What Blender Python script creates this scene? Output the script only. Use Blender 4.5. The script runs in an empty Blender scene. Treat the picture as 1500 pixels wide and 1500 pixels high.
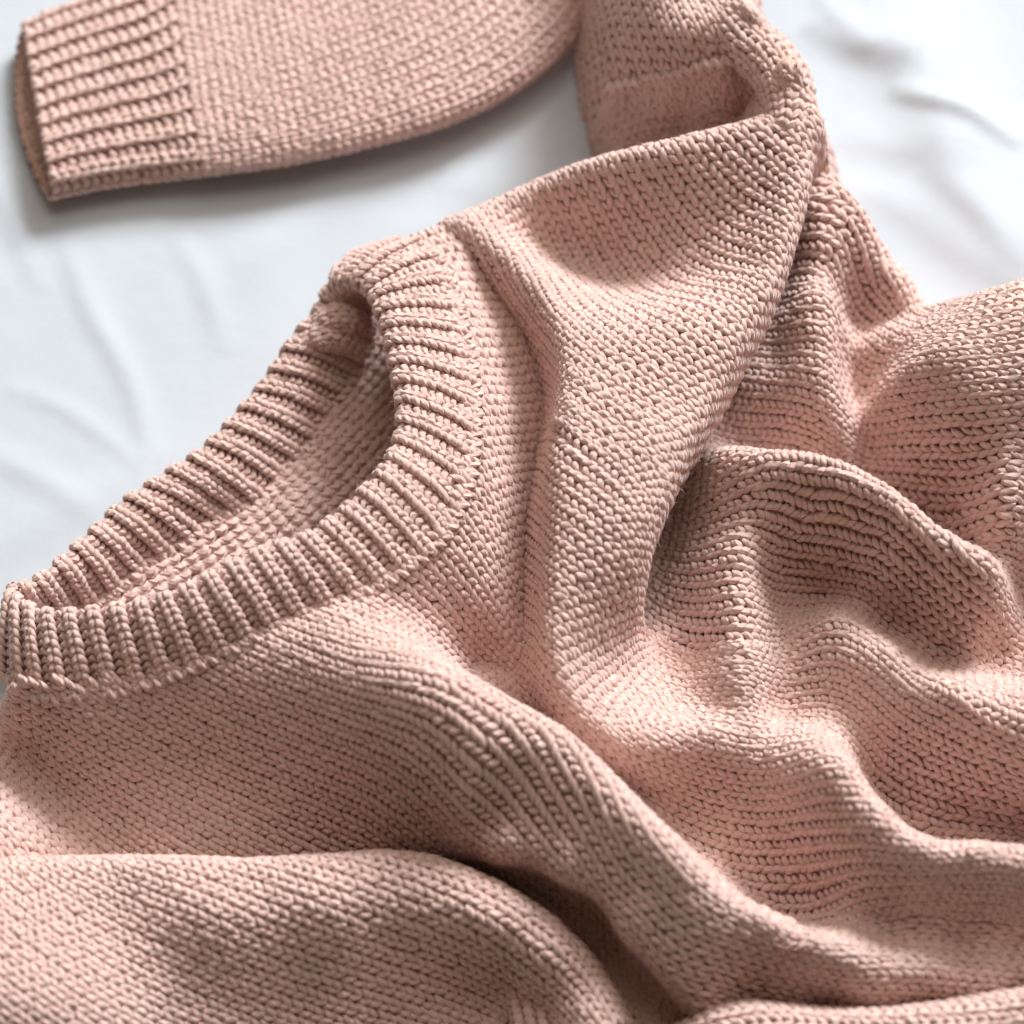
import bpy, math, random
import numpy as np

# ---------------------------------------------------------------- scene, camera, light
scene = bpy.context.scene
col = scene.collection
MM = 0.001
ELEV, DIST, FOV = math.radians(66), 1134.0, math.radians(20)
def lift(h):
    """fold heights below are noted on a rough scale; this opens them up into millimetres"""
    if h <= 0: return h
    return 1.4 * (52 * (h / 52) ** 1.25 if h < 52 else 52 + 0.5 * (h - 52))
CAM = np.array([0.0, -DIST * math.cos(ELEV), DIST * math.sin(ELEV)])
FWD = np.array([0.0, math.cos(ELEV), -math.sin(ELEV)])
RIGHT = np.array([1.0, 0.0, 0.0])
UP = np.array([0.0, math.sin(ELEV), math.cos(ELEV)])
FOC = 0.5 / math.tan(FOV / 2)

cd = bpy.data.cameras.new('camera')
cam = bpy.data.objects.new('camera', cd); col.objects.link(cam)
cam.location = CAM * MM
cam.rotation_euler = (math.pi / 2 - ELEV, 0, 0)
cd.sensor_width = 36; cd.sensor_fit = 'HORIZONTAL'
cd.lens = 36 * FOC
cd.clip_start = 0.01; cd.clip_end = 50
cd.dof.use_dof = True
cd.dof.focus_distance = 1.085
cd.dof.aperture_fstop = 4.8
scene.camera = cam

w = bpy.data.worlds.new('World'); scene.world = w; w.use_nodes = True
bg = w.node_tree.nodes['Background']
bg.inputs[0].default_value = (1.0, 0.76, 0.54, 1); bg.inputs[1].default_value = 0.14

def area(name, loc, target, sx, sy, power, color):
    ld = bpy.data.lights.new(name, 'AREA'); ld.shape = 'RECTANGLE'
    ld.size = sx; ld.size_y = sy; ld.energy = power; ld.color = color
    o = bpy.data.objects.new(name, ld); col.objects.link(o)
    o.location = loc
    from mathutils import Vector
    o.rotation_euler = (Vector(target) - Vector(loc)).to_track_quat('-Z', 'Y').to_euler()
    return o
# the window: behind the bed, a little to the right
LAZ, LEL, LD = math.radians(62), math.radians(35), 5.0
area('window_light', (LD * math.cos(LEL) * math.cos(LAZ), LD * math.cos(LEL) * math.sin(LAZ), LD * math.sin(LEL)),
     (0, 0, 0), 1.5, 1.5, 408, (0.965, 0.985, 1.0))
# added fill lamp overhead, standing in for soft daylight bounced about the room
area('overhead_fill', (0.6, 1.6, 3.2), (0, 0, 0), 3.2, 2.4, 58, (1.0, 0.92, 0.82))

scene.view_settings.view_transform = 'Standard'
scene.view_settings.look = 'None'
scene.view_settings.exposure = 0.0
scene.view_settings.gamma = 1.0
scene.render.engine = 'CYCLES'
scene.cycles.max_bounces = 8; scene.cycles.diffuse_bounces = 5

# ---------------------------------------------------------------- helpers
rng = np.random.default_rng(7)
random.seed(7)

def P(px, py, h):
    """world point (mm) seen at photo pixel px,py and standing h mm above the bed"""
    d = FWD * FOC + RIGHT * ((px - 750) / 1500) + UP * ((750 - py) / 1500)
    t = (lift(h) - CAM[2]) / d[2]
    return CAM + d * t
def pix(X):
    r = X - CAM
    z = r @ FWD
    return np.stack([750 + 1500 * FOC * (r @ RIGHT) / z, 750 - 1500 * FOC * (r @ UP) / z], -1)

def catmull(pts, n=None, step=None, closed=False):
    pts = np.asarray(pts, float)
    if closed: q = np.vstack([pts[-1], pts, pts[0], pts[1]])
    else: q = np.vstack([2 * pts[0] - pts[1], pts, 2 * pts[-1] - pts[-2]])
    out = []
    m = len(q) - 3
    sub = 12
    for k in range(m):
        p0, p1, p2, p3 = q[k:k + 4]
        for t in np.arange(sub) / sub:
            out.append(0.5 * ((2 * p1) + (-p0 + p2) * t + (2 * p0 - 5 * p1 + 4 * p2 - p3) * t * t + (-p0 + 3 * p1 - 3 * p2 + p3) * t ** 3))
    out.append(q[m + 0] if closed else pts[-1])
    if closed: out[-1] = pts[0]
    c = np.array(out)
    return resample(c, n, step)
def arclen(c): return np.concatenate([[0], np.cumsum(np.linalg.norm(np.diff(c, axis=0), axis=1))])
def resample(c, n=None, step=None):
    s = arclen(c)
    if n is None: n = max(2, int(round(s[-1] / step)) + 1)
    t = np.linspace(0, s[-1], n)
    return np.stack([np.interp(t, s, c[:, k]) for k in range(c.shape[1])], -1)

# ---- height field: thin plate spline through ridge and valley points, sampled on a grid
GX0, GX1, GY0, GY1, GS = -330.0, 380.0, -290.0, 420.0, 2.0
gx = np.arange(GX0, GX1 + 1e-6, GS); gy = np.arange(GY0, GY1 + 1e-6, GS)
XX, YY = np.meshgrid(gx, gy, indexing='ij')

def tps(points, lam=12.0):
    p = np.asarray(points, float)
    n = len(p)
    d2 = ((p[:, None, :2] - p[None, :, :2]) ** 2).sum(-1) / 1e4
    K = np.where(d2 > 0, 0.5 * d2 * np.log(np.maximum(d2, 1e-12)), 0) + np.eye(n) * lam * 1e-4
    Q = np.hstack([np.ones((n, 1)), p[:, :2] / 100])
    A = np.zeros((n + 3, n + 3)); A[:n, :n] = K; A[:n, n:] = Q; A[n:, :n] = Q.T
    c = np.linalg.solve(A, np.concatenate([p[:, 2], np.zeros(3)]))
    H = c[n] + c[n + 1] * XX / 100 + c[n + 2] * YY / 100
    for k in range(n):
        r2 = ((XX - p[k, 0]) ** 2 + (YY - p[k, 1]) ** 2) / 1e4
        H = H + c[k] * 0.5 * r2 * np.log(np.maximum(r2, 1e-12))
    return H
def blur(H, n):
    for _ in range(n):
        q = np.pad(H, 1, mode='edge')
        H = (q[:-2, 1:-1] + 2 * q[1:-1, 1:-1] + q[2:, 1:-1]) / 4
        q = np.pad(H, 1, mode='edge')
        H = (q[1:-1, :-2] + 2 * q[1:-1, 1:-1] + q[1:-1, 2:]) / 4
    return H
def dens(lst, step=9.0):
    """more points along a hand-noted crest line"""
    c = catmull(np.array(lst, float), step=step * 3.4)
    return [tuple(t) for t in c]
def hpts(lst): return [P(*t) for t in lst]
def behind(lst, d, h2, side=1):
    """points d mm to the far side of a crest, h2 mm high"""
    c = np.array([P(*t) for t in lst])
    tan = np.gradient(c[:, :2], axis=0)
    tan /= np.linalg.norm(tan, axis=1, keepdims=True)
    nrm = np.stack([-tan[:, 1], tan[:, 0]], -1) * side
    q = c.copy(); q[:, :2] += nrm * d; q[:, 2] = lift(h2)
    return list(q)
def sample(F, x, y):
    u = np.clip((x - GX0) / GS, 0, len(gx) - 1.001); v = np.clip((y - GY0) / GS, 0, len(gy) - 1.001)
    i = u.astype(int); j = v.astype(int); a = u - i; b = v - j
    return (F[i, j] * (1 - a) * (1 - b) + F[i + 1, j] * a * (1 - b) + F[i, j + 1] * (1 - a) * b + F[i + 1, j + 1] * a * b)
def poly_dist(poly, X, Y):
    """signed distance to a closed polygon in the ground plane, positive outside"""
    poly = np.asarray(poly)[:, :2]
    best = np.full(X.shape, 1e18); inside = np.zeros(X.shape, bool)
    for k in range(len(poly)):
        a, b = poly[k - 1], poly[k]
        ab = b - a
        t = np.clip(((X - a[0]) * ab[0] + (Y - a[1]) * ab[1]) / max(ab @ ab, 1e-9), 0, 1)
        best = np.minimum(best, (X - a[0] - t * ab[0]) ** 2 + (Y - a[1] - t * ab[1]) ** 2)
        if a[1] != b[1]:
            c = ((a[1] > Y) != (b[1] > Y)) & (X < ab[0] * (Y - a[1]) / ab[1] + a[0])
            inside ^= c
    d = np.sqrt(best)
    return np.where(inside, -d, d)
def roll_off(H, poly, k=4.5, r=5.0, flat=0.0):
    d = np.maximum(poly_dist(poly, XX, YY) - flat, 0)
    return H - k * (np.sqrt(d * d + r * r) - r)
def smax(A, B, k=3.0):
    h = np.clip(0.5 + 0.5 * (A - B) / k, 0, 1)
    return B * (1 - h) + A * h + k * h * (1 - h)
def hit(H, px, py):
    d = FWD * FOC + RIGHT * ((px - 750) / 1500) + UP * ((750 - py) / 1500)
    z = np.linspace(140, -40, 800)
    t = (z - CAM[2]) / d[2]
    q = CAM + d * t[:, None]
    hh = sample(H, q[:, 0], q[:, 1])
    k = np.argmax(q[:, 2] < hh)
    if not (q[:, 2] < hh).any(): return P(px, py, 0)
    return q[k]

# ---------------------------------------------------------------- stitch grid laid over a height field
ST_W, ST_H = 5.5, 4.0
def wale_grid(H, guides, W=ST_W, HC=ST_H, back=25, relax=160, extra=(0, 0), maxlen=None, pull=0.02, Hhit=None, pin=(), square=0.75):
    """guides: columns of stitches drawn over the cloth; returns node grid [wale, course, xyz]"""
    G = []
    for g in guides:
        pts = np.array([q if isinstance(q, np.ndarray) else hit(H if Hhit is None else Hhit, *q) if len(q) == 2 else P(*q) for q in g])
        c = catmull(pts[:, :2], step=1.5)
        z = sample(H, c[:, 0], c[:, 1])
        G.append(np.column_stack([c, z]))
    # course coordinate along each guide, carried over from its neighbour so that courses cross columns squarely
    S = [arclen(G[0])]
    for a, b in zip(G[:-1], G[1:]):
        sa = S[-1]
        ea = np.vstack([a[0] + (a[0] - a[6]) / 6 * np.arange(80, 0, -1)[:, None], a, a[-1] + (a[-1] - a[-7]) / 6 * np.arange(1, 81)[:, None]])
        d0 = (sa[6] - sa[0]) / 6; d1 = (sa[-1] - sa[-7]) / 6
        es = np.concatenate([sa[0] - d0 * np.arange(80, 0, -1), sa, sa[-1] + d1 * np.arange(1, 81)])
        near = es[((b[:, None, :2] - ea[None, :, :2]) ** 2).sum(-1).argmin(1)]
        near = np.maximum.accumulate(near)
        k = 41; pad = np.concatenate([near[0] - (near[min(20, len(near) - 1)] - near[0]) / 20 * np.arange(20, 0, -1), near, near[-1] + (near[-1] - near[-min(21, len(near))]) / 20 * np.arange(1, 21)])
        near = np.convolve(pad, np.ones(k) / k, 'valid')
        al = arclen(b); al = al + (near - al).mean()
        sb = square * near + (1 - square) * al
        ds = np.clip(np.diff(sb), 0.55 * np.diff(arclen(b)), 1.8 * np.diff(arclen(b)))
        sb = np.concatenate([[0], np.cumsum(ds)]); sb = sb + (square * near + (1 - square) * al - sb).mean()
        S.append(sb)
    lo0 = min(q[0] for q in S); S = [q - lo0 for q in S]
    offs = np.array([q[0] for q in S]); lens = np.array([q[-1] - q[0] for q in S])
    top = (offs + lens).max() if maxlen is None else maxlen
    s = np.arange(-back, top + HC, HC)
    R = []
    for g, sg in zip(G, S):
        t0 = g[0, :2] - g[6, :2]; t0 = t0 / max(1e-6, np.linalg.norm(t0))
        t1 = g[-1, :2] - g[-7, :2]; t1 = t1 / max(1e-6, np.linalg.norm(t1))
        x = np.interp(s, sg, g[:, 0]); y = np.interp(s, sg, g[:, 1])
        lo = s < sg[0]; hi = s > sg[-1]
        x[lo] = g[0, 0] + t0[0] * (sg[0] - s[lo]); y[lo] = g[0, 1] + t0[1] * (sg[0] - s[lo])
        x[hi] = g[-1, 0] + t1[0] * (s[hi] - sg[-1]); y[hi] = g[-1, 1] + t1[1] * (s[hi] - sg[-1])
        R.append(np.stack([x, y], -1))
    R = np.array(R)                                        # guide, course, xy
    # number of wales between guides from their mean distance over the cloth
    cols = []
    for k in range(len(R) - 1):
        mid = []
        fr = np.linspace(0, 1, 15)
        L = R[k][None] * (1 - fr[:, None, None]) + R[k + 1][None] * fr[:, None, None]
        z = sample(H, L[..., 0], L[..., 1])
        dd = np.sqrt((np.diff(L, axis=0) ** 2).sum(-1) + np.diff(z, axis=0) ** 2).sum(0)
        use = (s >= min(offs[k], offs[k + 1])) & (s <= min(offs[k] + lens[k], offs[k + 1] + lens[k + 1]))
        n = max(1, int(round(np.median(dd[use] if use.any() else dd) / W)))
        f = np.arange(n) / n
        cols.append(R[k][None] * (1 - f[:, None, None]) + R[k + 1][None] * f[:, None, None])
    cols.append(R[-1][None])
    N = np.concatenate(cols, 0)
    for side, n in ((0, extra[0]), (1, extra[1])):
        for _ in range(n):
            if side == 0: N = np.concatenate([(2 * N[0] - N[1])[None], N], 0)
            else: N = np.concatenate([N, (2 * N[-1] - N[-2])[None]], 0)
    init = N.copy()
    at = np.cumsum([0] + [len(q) for q in cols[:-1]]) + extra[0]
    pl = np.full((len(N), 1, 1), pull)
    for k in pin: pl[at[k]] = 0.8
    wale_grid.at = at
    gxH = np.gradient(H, GS, axis=0); gyH = np.gradient(H, GS, axis=1)
    dg = math.hypot(W, HC)
    links = [((slice(1, None), slice(None)), (slice(None, -1), slice(None)), W, .5),
             ((slice(None), slice(1, None)), (slice(None), slice(None, -1)), HC, .5),
             ((slice(1, None), slice(1, None)), (slice(None, -1), slice(None, -1)), dg, .18),
             ((slice(1, None), slice(None, -1)), (slice(None, -1), slice(1, None)), dg, .18)]
    for it in range(relax):
        z = sample(H, N[..., 0], N[..., 1])
        X = np.concatenate([N, z[..., None]], -1)
        D = np.zeros_like(X)
        for a, b, L, kk in links:
            v = X[a] - X[b]
            ln = np.linalg.norm(v, axis=-1, keepdims=True) + 1e-9
            c = v * np.clip((L - ln) / ln, -.5, .5) * kk * .5
            D[a] += c; D[b] -= c
        hx = sample(gxH, N[..., 0], N[..., 1]); hy = sample(gyH, N[..., 0], N[..., 1])
        bx = D[..., 0] + D[..., 2] * hx; by = D[..., 1] + D[..., 2] * hy
        den = 1 + hx * hx + hy * hy
        dot = (bx * hx + by * hy) / den
        N[..., 0] += 0.8 * np.clip(bx - dot * hx, -2, 2); N[..., 1] += 0.8 * np.clip(by - dot * hy, -2, 2)
        # keep the columns smooth
        lap = np.zeros_like(N)
        lap[:, 1:-1] += N[:, 2:] + N[:, :-2] - 2 * N[:, 1:-1]
        lap[1:-1] += N[2:] + N[:-2] - 2 * N[1:-1]
        N += 0.09 * lap + pl * (init - N)
    z = sample(H, N[..., 0], N[..., 1])
    return np.concatenate([N, z[..., None]], -1), s

def taper(f, ends=(1, 1)):
    a = np.clip(f * 4, 0, 1) if ends[0] else 1.0
    return a * (np.clip((1 - f) * 4, 0, 1) if ends[1] else 1.0)
def lean(X, crest, vec, amount, drop, win, ends=(1, 1)):
    """tip a fold over: cloth near the crest line moves by vec*amount, its foot stays, so the fold overhangs"""
    c = resample(np.asarray(crest), step=3.0)
    vec = np.asarray(vec, float) / np.linalg.norm(vec)
    s = arclen(c) / arclen(c)[-1]
    best = np.full(X.shape[:2], 1e18); zc = np.zeros(X.shape[:2]); fr = np.zeros(X.shape[:2])
    for k in range(len(c)):
        d2 = (X[..., 0] - c[k, 0]) ** 2 + (X[..., 1] - c[k, 1]) ** 2
        m = d2 < best
        best = np.where(m, d2, best); zc = np.where(m, c[k, 2], zc); fr = np.where(m, s[k], fr)
    t = np.clip((X[..., 2] - (zc - drop)) / drop, 0, 1); t = t * t * (3 - 2 * t)
    a = amount * t * np.exp(-best / win ** 2) * taper(fr, ends)
    Y = X.copy(); Y[..., 0] += a * vec[0]; Y[..., 1] += a * vec[1]
    return Y
def shifted(lst, vec, amount, ends=(1, 1)):
    vec = np.asarray(vec, float) / np.linalg.norm(vec)
    s = arclen(np.array([P(*t) for t in lst])); s = s / s[-1]
    return [P(*t) - np.array([vec[0], vec[1], 0]) * amount * float(taper(f, ends)) for t, f in zip(lst, s)]

def normals(X):
    du = np.gradient(X, axis=0); dv = np.gradient(X, axis=1)
    n = np.cross(du, dv)
    n /= np.linalg.norm(n, axis=-1, keepdims=True) + 1e-9
    return n

# ---------------------------------------------------------------- materials
def mat_yarn(name, base):
    m = bpy.data.materials.new(name); m.use_nodes = True
    nt = m.node_tree; nd = nt.nodes; ln = nt.links
    b = nd['Principled BSDF']
    b.inputs['Roughness'].default_value = 0.85
    b.inputs['Specular IOR Level'].default_value = 0.08
    b.inputs['Sheen Weight'].default_value = 0.5
    b.inputs['Sheen Roughness'].default_value = 0.45
    b.inputs['Sheen Tint'].default_value = (1, 0.86, 0.82, 1)
    uv = nd.new('ShaderNodeUVMap'); uv.uv_map = 'yarn'
    sep = nd.new('ShaderNodeSeparateXYZ'); ln.new(uv.outputs[0], sep.inputs[0])
    # twisted plies: stripes that wind round the yarn
    m1 = nd.new('ShaderNodeMath'); m1.operation = 'MULTIPLY_ADD'
    ln.new(sep.outputs[1], m1.inputs[0]); m1.inputs[1].default_value = 3.0
    m2 = nd.new('ShaderNodeMath'); m2.operation = 'MULTIPLY'; ln.new(sep.outputs[0], m2.inputs[0]); m2.inputs[1].default_value = 2.2
    ln.new(m2.outputs[0], m1.inputs[2])
    m3 = nd.new('ShaderNodeMath'); m3.operation = 'MULTIPLY'; ln.new(m1.outputs[0], m3.inputs[0]); m3.inputs[1].default_value = math.pi
    sn = nd.new('ShaderNodeMath'); sn.operation = 'SINE'; ln.new(m3.outputs[0], sn.inputs[0])
    ab = nd.new('ShaderNodeMath'); ab.operation = 'ABSOLUTE'; ln.new(sn.outputs[0], ab.inputs[0])
    tc = nd.new('ShaderNodeTexCoord')
    # fine fibres running along the plies
    cb = nd.new('ShaderNodeCombineXYZ'); ln.new(sep.outputs[0], cb.inputs[0]); ln.new(m1.outputs[0], cb.inputs[1])
    mp = nd.new('ShaderNodeMapping'); mp.inputs['Scale'].default_value = (3.0, 7.0, 1.0); ln.new(cb.outputs[0], mp.inputs[0])
    nz = nd.new('ShaderNodeTexNoise'); nz.inputs['Scale'].default_value = 1.6; nz.inputs['Detail'].default_value = 3
    ln.new(mp.outputs[0], nz.inputs['Vector'])
    ad = nd.new('ShaderNodeMath'); ad.operation = 'MULTIPLY_ADD'; ln.new(nz.outputs[0], ad.inputs[0]); ad.inputs[1].default_value = 0.5
    ln.new(ab.outputs[0], ad.inputs[2])
    bp = nd.new('ShaderNodeBump'); bp.inputs['Strength'].default_value = 1.0; bp.inputs['Distance'].default_value = 0.0003
    ln.new(ad.outputs[0], bp.inputs['Height']); ln.new(bp.outputs[0], b.inputs['Normal'])
    # small unevenness of the dye: pinker and more beige strands
    n2 = nd.new('ShaderNodeTexNoise'); n2.inputs['Scale'].default_value = 420; n2.inputs['Detail'].default_value = 2
    ln.new(tc.outputs['Object'], n2.inputs['Vector'])
    rp = nd.new('ShaderNodeValToRGB')
    rp.color_ramp.elements[0].position = 0.3; rp.color_ramp.elements[1].position = 0.7
    rp.color_ramp.elements[0].color = (base[0] * .97, base[1] * .90, base[2] * .90, 1)
    rp.color_ramp.elements[1].color = (base[0] * 1.03, base[1] * 1.08, base[2] * 1.05, 1)
    ln.new(n2.outputs[0], rp.inputs[0])
    # paler and darker single fibres, and slow drift of the dye over the cloth
    n3 = nd.new('ShaderNodeTexNoise'); n3.inputs['Scale'].default_value = 45; n3.inputs['Detail'].default_value = 3
    ln.new(tc.outputs['Object'], n3.inputs['Vector'])
    f1 = nd.new('ShaderNodeMapRange'); f1.inputs[1].default_value = 0.3; f1.inputs[2].default_value = 0.7; f1.inputs[3].default_value = 0.86; f1.inputs[4].default_value = 1.1
    ln.new(nz.outputs[0], f1.inputs[0])
    f2 = nd.new('ShaderNodeMapRange'); f2.inputs[1].default_value = 0.3; f2.inputs[2].default_value = 0.7; f2.inputs[3].default_value = 0.94; f2.inputs[4].default_value = 1.05
    ln.new(n3.outputs[0], f2.inputs[0])
    fm = nd.new('ShaderNodeMath'); fm.operation = 'MULTIPLY'; ln.new(f1.outputs[0], fm.inputs[0]); ln.new(f2.outputs[0], fm.inputs[1])
    vm = nd.new('ShaderNodeVectorMath'); vm.operation = 'SCALE'
    ln.new(rp.outputs[0], vm.inputs[0]); ln.new(fm.outputs[0], vm.inputs['Scale']); ln.new(vm.outputs[0], b.inputs['Base Color'])
    return m
YARN = mat_yarn('pink_yarn', (0.765, 0.555, 0.51))

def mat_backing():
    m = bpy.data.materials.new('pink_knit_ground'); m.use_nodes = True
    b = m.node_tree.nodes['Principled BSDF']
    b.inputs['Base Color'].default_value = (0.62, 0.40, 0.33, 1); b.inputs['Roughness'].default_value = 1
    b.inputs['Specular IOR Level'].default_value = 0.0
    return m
BACK = mat_backing()

# ---------------------------------------------------------------- mesh builders
def mesh_obj(name, verts, quads, mat, parent, uv=None, smooth=True, kind=None):
    me = bpy.data.meshes.new(name)
    verts = np.asarray(verts, np.float32) * MM
    quads = np.asarray(quads, np.int32)
    me.vertices.add(len(verts)); me.vertices.foreach_set('co', verts.ravel())
    me.loops.add(quads.size); me.loops.foreach_set('vertex_index', quads.ravel())
    me.polygons.add(len(quads)); me.polygons.foreach_set('loop_start', np.arange(len(quads), dtype=np.int32) * quads.shape[1])
    me.update(calc_edges=True)
    if smooth: me.polygons.foreach_set('use_smooth', np.ones(len(quads), bool))
    if uv is not None:
        l = me.uv_layers.new(name='yarn')
        l.data.foreach_set('uv', np.asarray(uv, np.float32).ravel())
    me.materials.append(mat)
    me.validate()
    o = bpy.data.objects.new(name, me); col.objects.link(o)
    o.parent = parent
    if kind: o['kind'] = kind
    return o

SIDES = 6
# strands of one stitch: (across the column, along the column, height in yarn radii, thickness)
KNIT_L = np.array([(0.115, -0.30, -0.8, .45), (0.13, -0.02, 0.0, .88), (0.21, 0.27, 0.35, 1.08), (0.315, 0.58, 0.4, 1.1), (0.40, 0.90, 0.12, .92), (0.43, 1.18, -0.75, .48)])
KNIT_R = KNIT_L * [-1, 1, 1, 1] + [1, 0, 0, 0]
PURL_A = np.array([(-0.04, -0.30, -0.9, .55), (0.10, 0.10, 0.25, .95), (0.5, 0.46, 1.05, 1.15), (0.90, 0.10, 0.25, .95), (1.04, -0.30, -0.9, .55)])
PURL_B = np.array([(0.46, 1.05, -0.9, .55), (0.62, 0.66, -0.05, .9), (1.0, 0.36, 0.3, 1.0), (1.38, 0.66, -0.05, .9), (1.54, 1.05, -0.9, .55)])

def grid_eval(X, u, v):
    nu, nv = X.shape[:2]
    u = np.clip(u, 0, nu - 1.001); v = np.clip(v, 0, nv - 1.001)
    i = u.astype(int); j = v.astype(int); a = (u - i)[..., None]; b = (v - j)[..., None]
    return X[i, j] * (1 - a) * (1 - b) + X[i + 1, j] * a * (1 - b) + X[i, j + 1] * (1 - a) * b + X[i + 1, j + 1] * a * b

FUZZ = 0.26
def strands(X, Nn, I, J, prof, r, jit, uv0, lift=0.0, fuzz=None):
    """tubes for stitches (I,J) of node grid X; returns verts, quads, uv"""
    n = len(I); m = len(prof)
    u = I[:, None] + prof[None, :, 0] + jit[:, None, 0]
    v = J[:, None] + prof[None, :, 1] + jit[:, None, 1]
    c = grid_eval(X, u, v); nn = grid_eval(Nn, u, v)
    nn /= np.linalg.norm(nn, axis=-1, keepdims=True) + 1e-9
    rr = r * (1 + jit[:, 2])[:, None]
    c = c + nn * ((prof[None, :, 2] * rr + np.reshape(lift, (-1, 1))))[..., None]
    t = np.gradient(c, axis=1); t /= np.linalg.norm(t, axis=-1, keepdims=True) + 1e-9
    bt = np.cross(t, nn); bt /= np.linalg.norm(bt, axis=-1, keepdims=True) + 1e-9
    n2 = np.cross(bt, t)
    th = np.arange(SIDES) * 2 * np.pi / SIDES
    rad = (rr * prof[None, :, 3])[..., None, None]
    V = c[:, :, None, :] + rad * (np.cos(th)[None, None, :, None] * bt[:, :, None, :] + 0.8 * np.sin(th)[None, None, :, None] * n2[:, :, None, :])
    base = (np.arange(n) * m * SIDES)[:, None, None]
    k = np.arange(m - 1)[None, :, None] * SIDES; a = np.arange(SIDES)[None, None, :]; a2 = (a + 1) % SIDES
    Q = np.stack([base + k + a, base + k + a2, base + k + SIDES + a2, base + k + SIDES + a], -1).reshape(-1, 4)
    s = np.linspace(0, 1, m)
    U = np.zeros((n, m - 1, SIDES, 4, 2))
    s0 = (uv0[:, None, None] + s[None, :-1, None]) + 0 * a; s1 = (uv0[:, None, None] + s[None, 1:, None]) + 0 * a
    U[..., 0, 0] = s0; U[..., 1, 0] = s0; U[..., 2, 0] = s1; U[..., 3, 0] = s1
    U[..., 0, 1] = a / SIDES; U[..., 3, 1] = a / SIDES; U[..., 1, 1] = (a + 1) / SIDES; U[..., 2, 1] = (a + 1) / SIDES
    if fuzz is not None:                                    # loose fibres standing off the yarn
        k = rng.random(V.shape[:3]) < FUZZ
        d = (V - c[:, :, None, :])[k]; d /= np.linalg.norm(d, axis=-1, keepdims=True) + 1e-9
        up = (d * np.broadcast_to(nn[:, :, None, :], V.shape)[k]).sum(-1) > -0.1
        fuzz.append((V[k][up], d[up], np.broadcast_to(t[:, :, None, :], V.shape)[k][up]))
    return V.reshape(-1, 3), Q, U.reshape(-1, 2)

def mat_fuzz():
    m = bpy.data.materials.new('yarn_fuzz'); m.use_nodes = True
    b = m.node_tree.nodes['Principled BSDF']
    b.inputs['Base Color'].default_value = (0.86, 0.65, 0.585, 1); b.inputs['Roughness'].default_value = 0.7
    b.inputs['Specular IOR Level'].default_value = 0.2
    return m
FUZZ_MAT = mat_fuzz()
def add_fuzz(part, fz):
    if not fz: return
    V = np.vstack([f[0] for f in fz]); D = np.vstack([f[1] for f in fz]); T = np.vstack([f[2] for f in fz])
    n = len(V)
    L = np.minimum(rng.gamma(2.5, 0.6, n), 2.8)[:, None]
    T = T * np.where(rng.random(n) < .5, 1, -1)[:, None]
    d1 = D * .5 + T * .9 + rng.normal(0, .4, (n, 3)); d2 = D * .45 + T * .6 + rng.normal(0, .8, (n, 3))
    nrm1 = np.linalg.norm(d1, axis=1, keepdims=True); nrm2 = np.linalg.norm(d2, axis=1, keepdims=True)
    d1 = d1 / np.maximum(nrm1, 1.0); d2 = d2 / np.maximum(nrm2, 1.0)
    p = np.stack([V - D * .1, V + d1 * L * .35, V + d1 * L * .65 + d2 * L * .15, V + d1 * L * .8 + d2 * L * .45], 1)
    hc = bpy.data.hair_curves.new('fuzz'); hc.add_curves([4] * n)
    hc.points.foreach_set('position', (p.reshape(-1, 3) * MM).astype(np.float32).ravel())
    hc.points.foreach_set('radius', np.tile(np.array([0.045, 0.04, 0.03, 0.014], np.float32) * MM, n))
    hc.materials.append(FUZZ_MAT)
    o = bpy.data.objects.new('fuzz', hc); col.objects.link(o); o.parent = part; o['kind'] = 'stuff'
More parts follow.
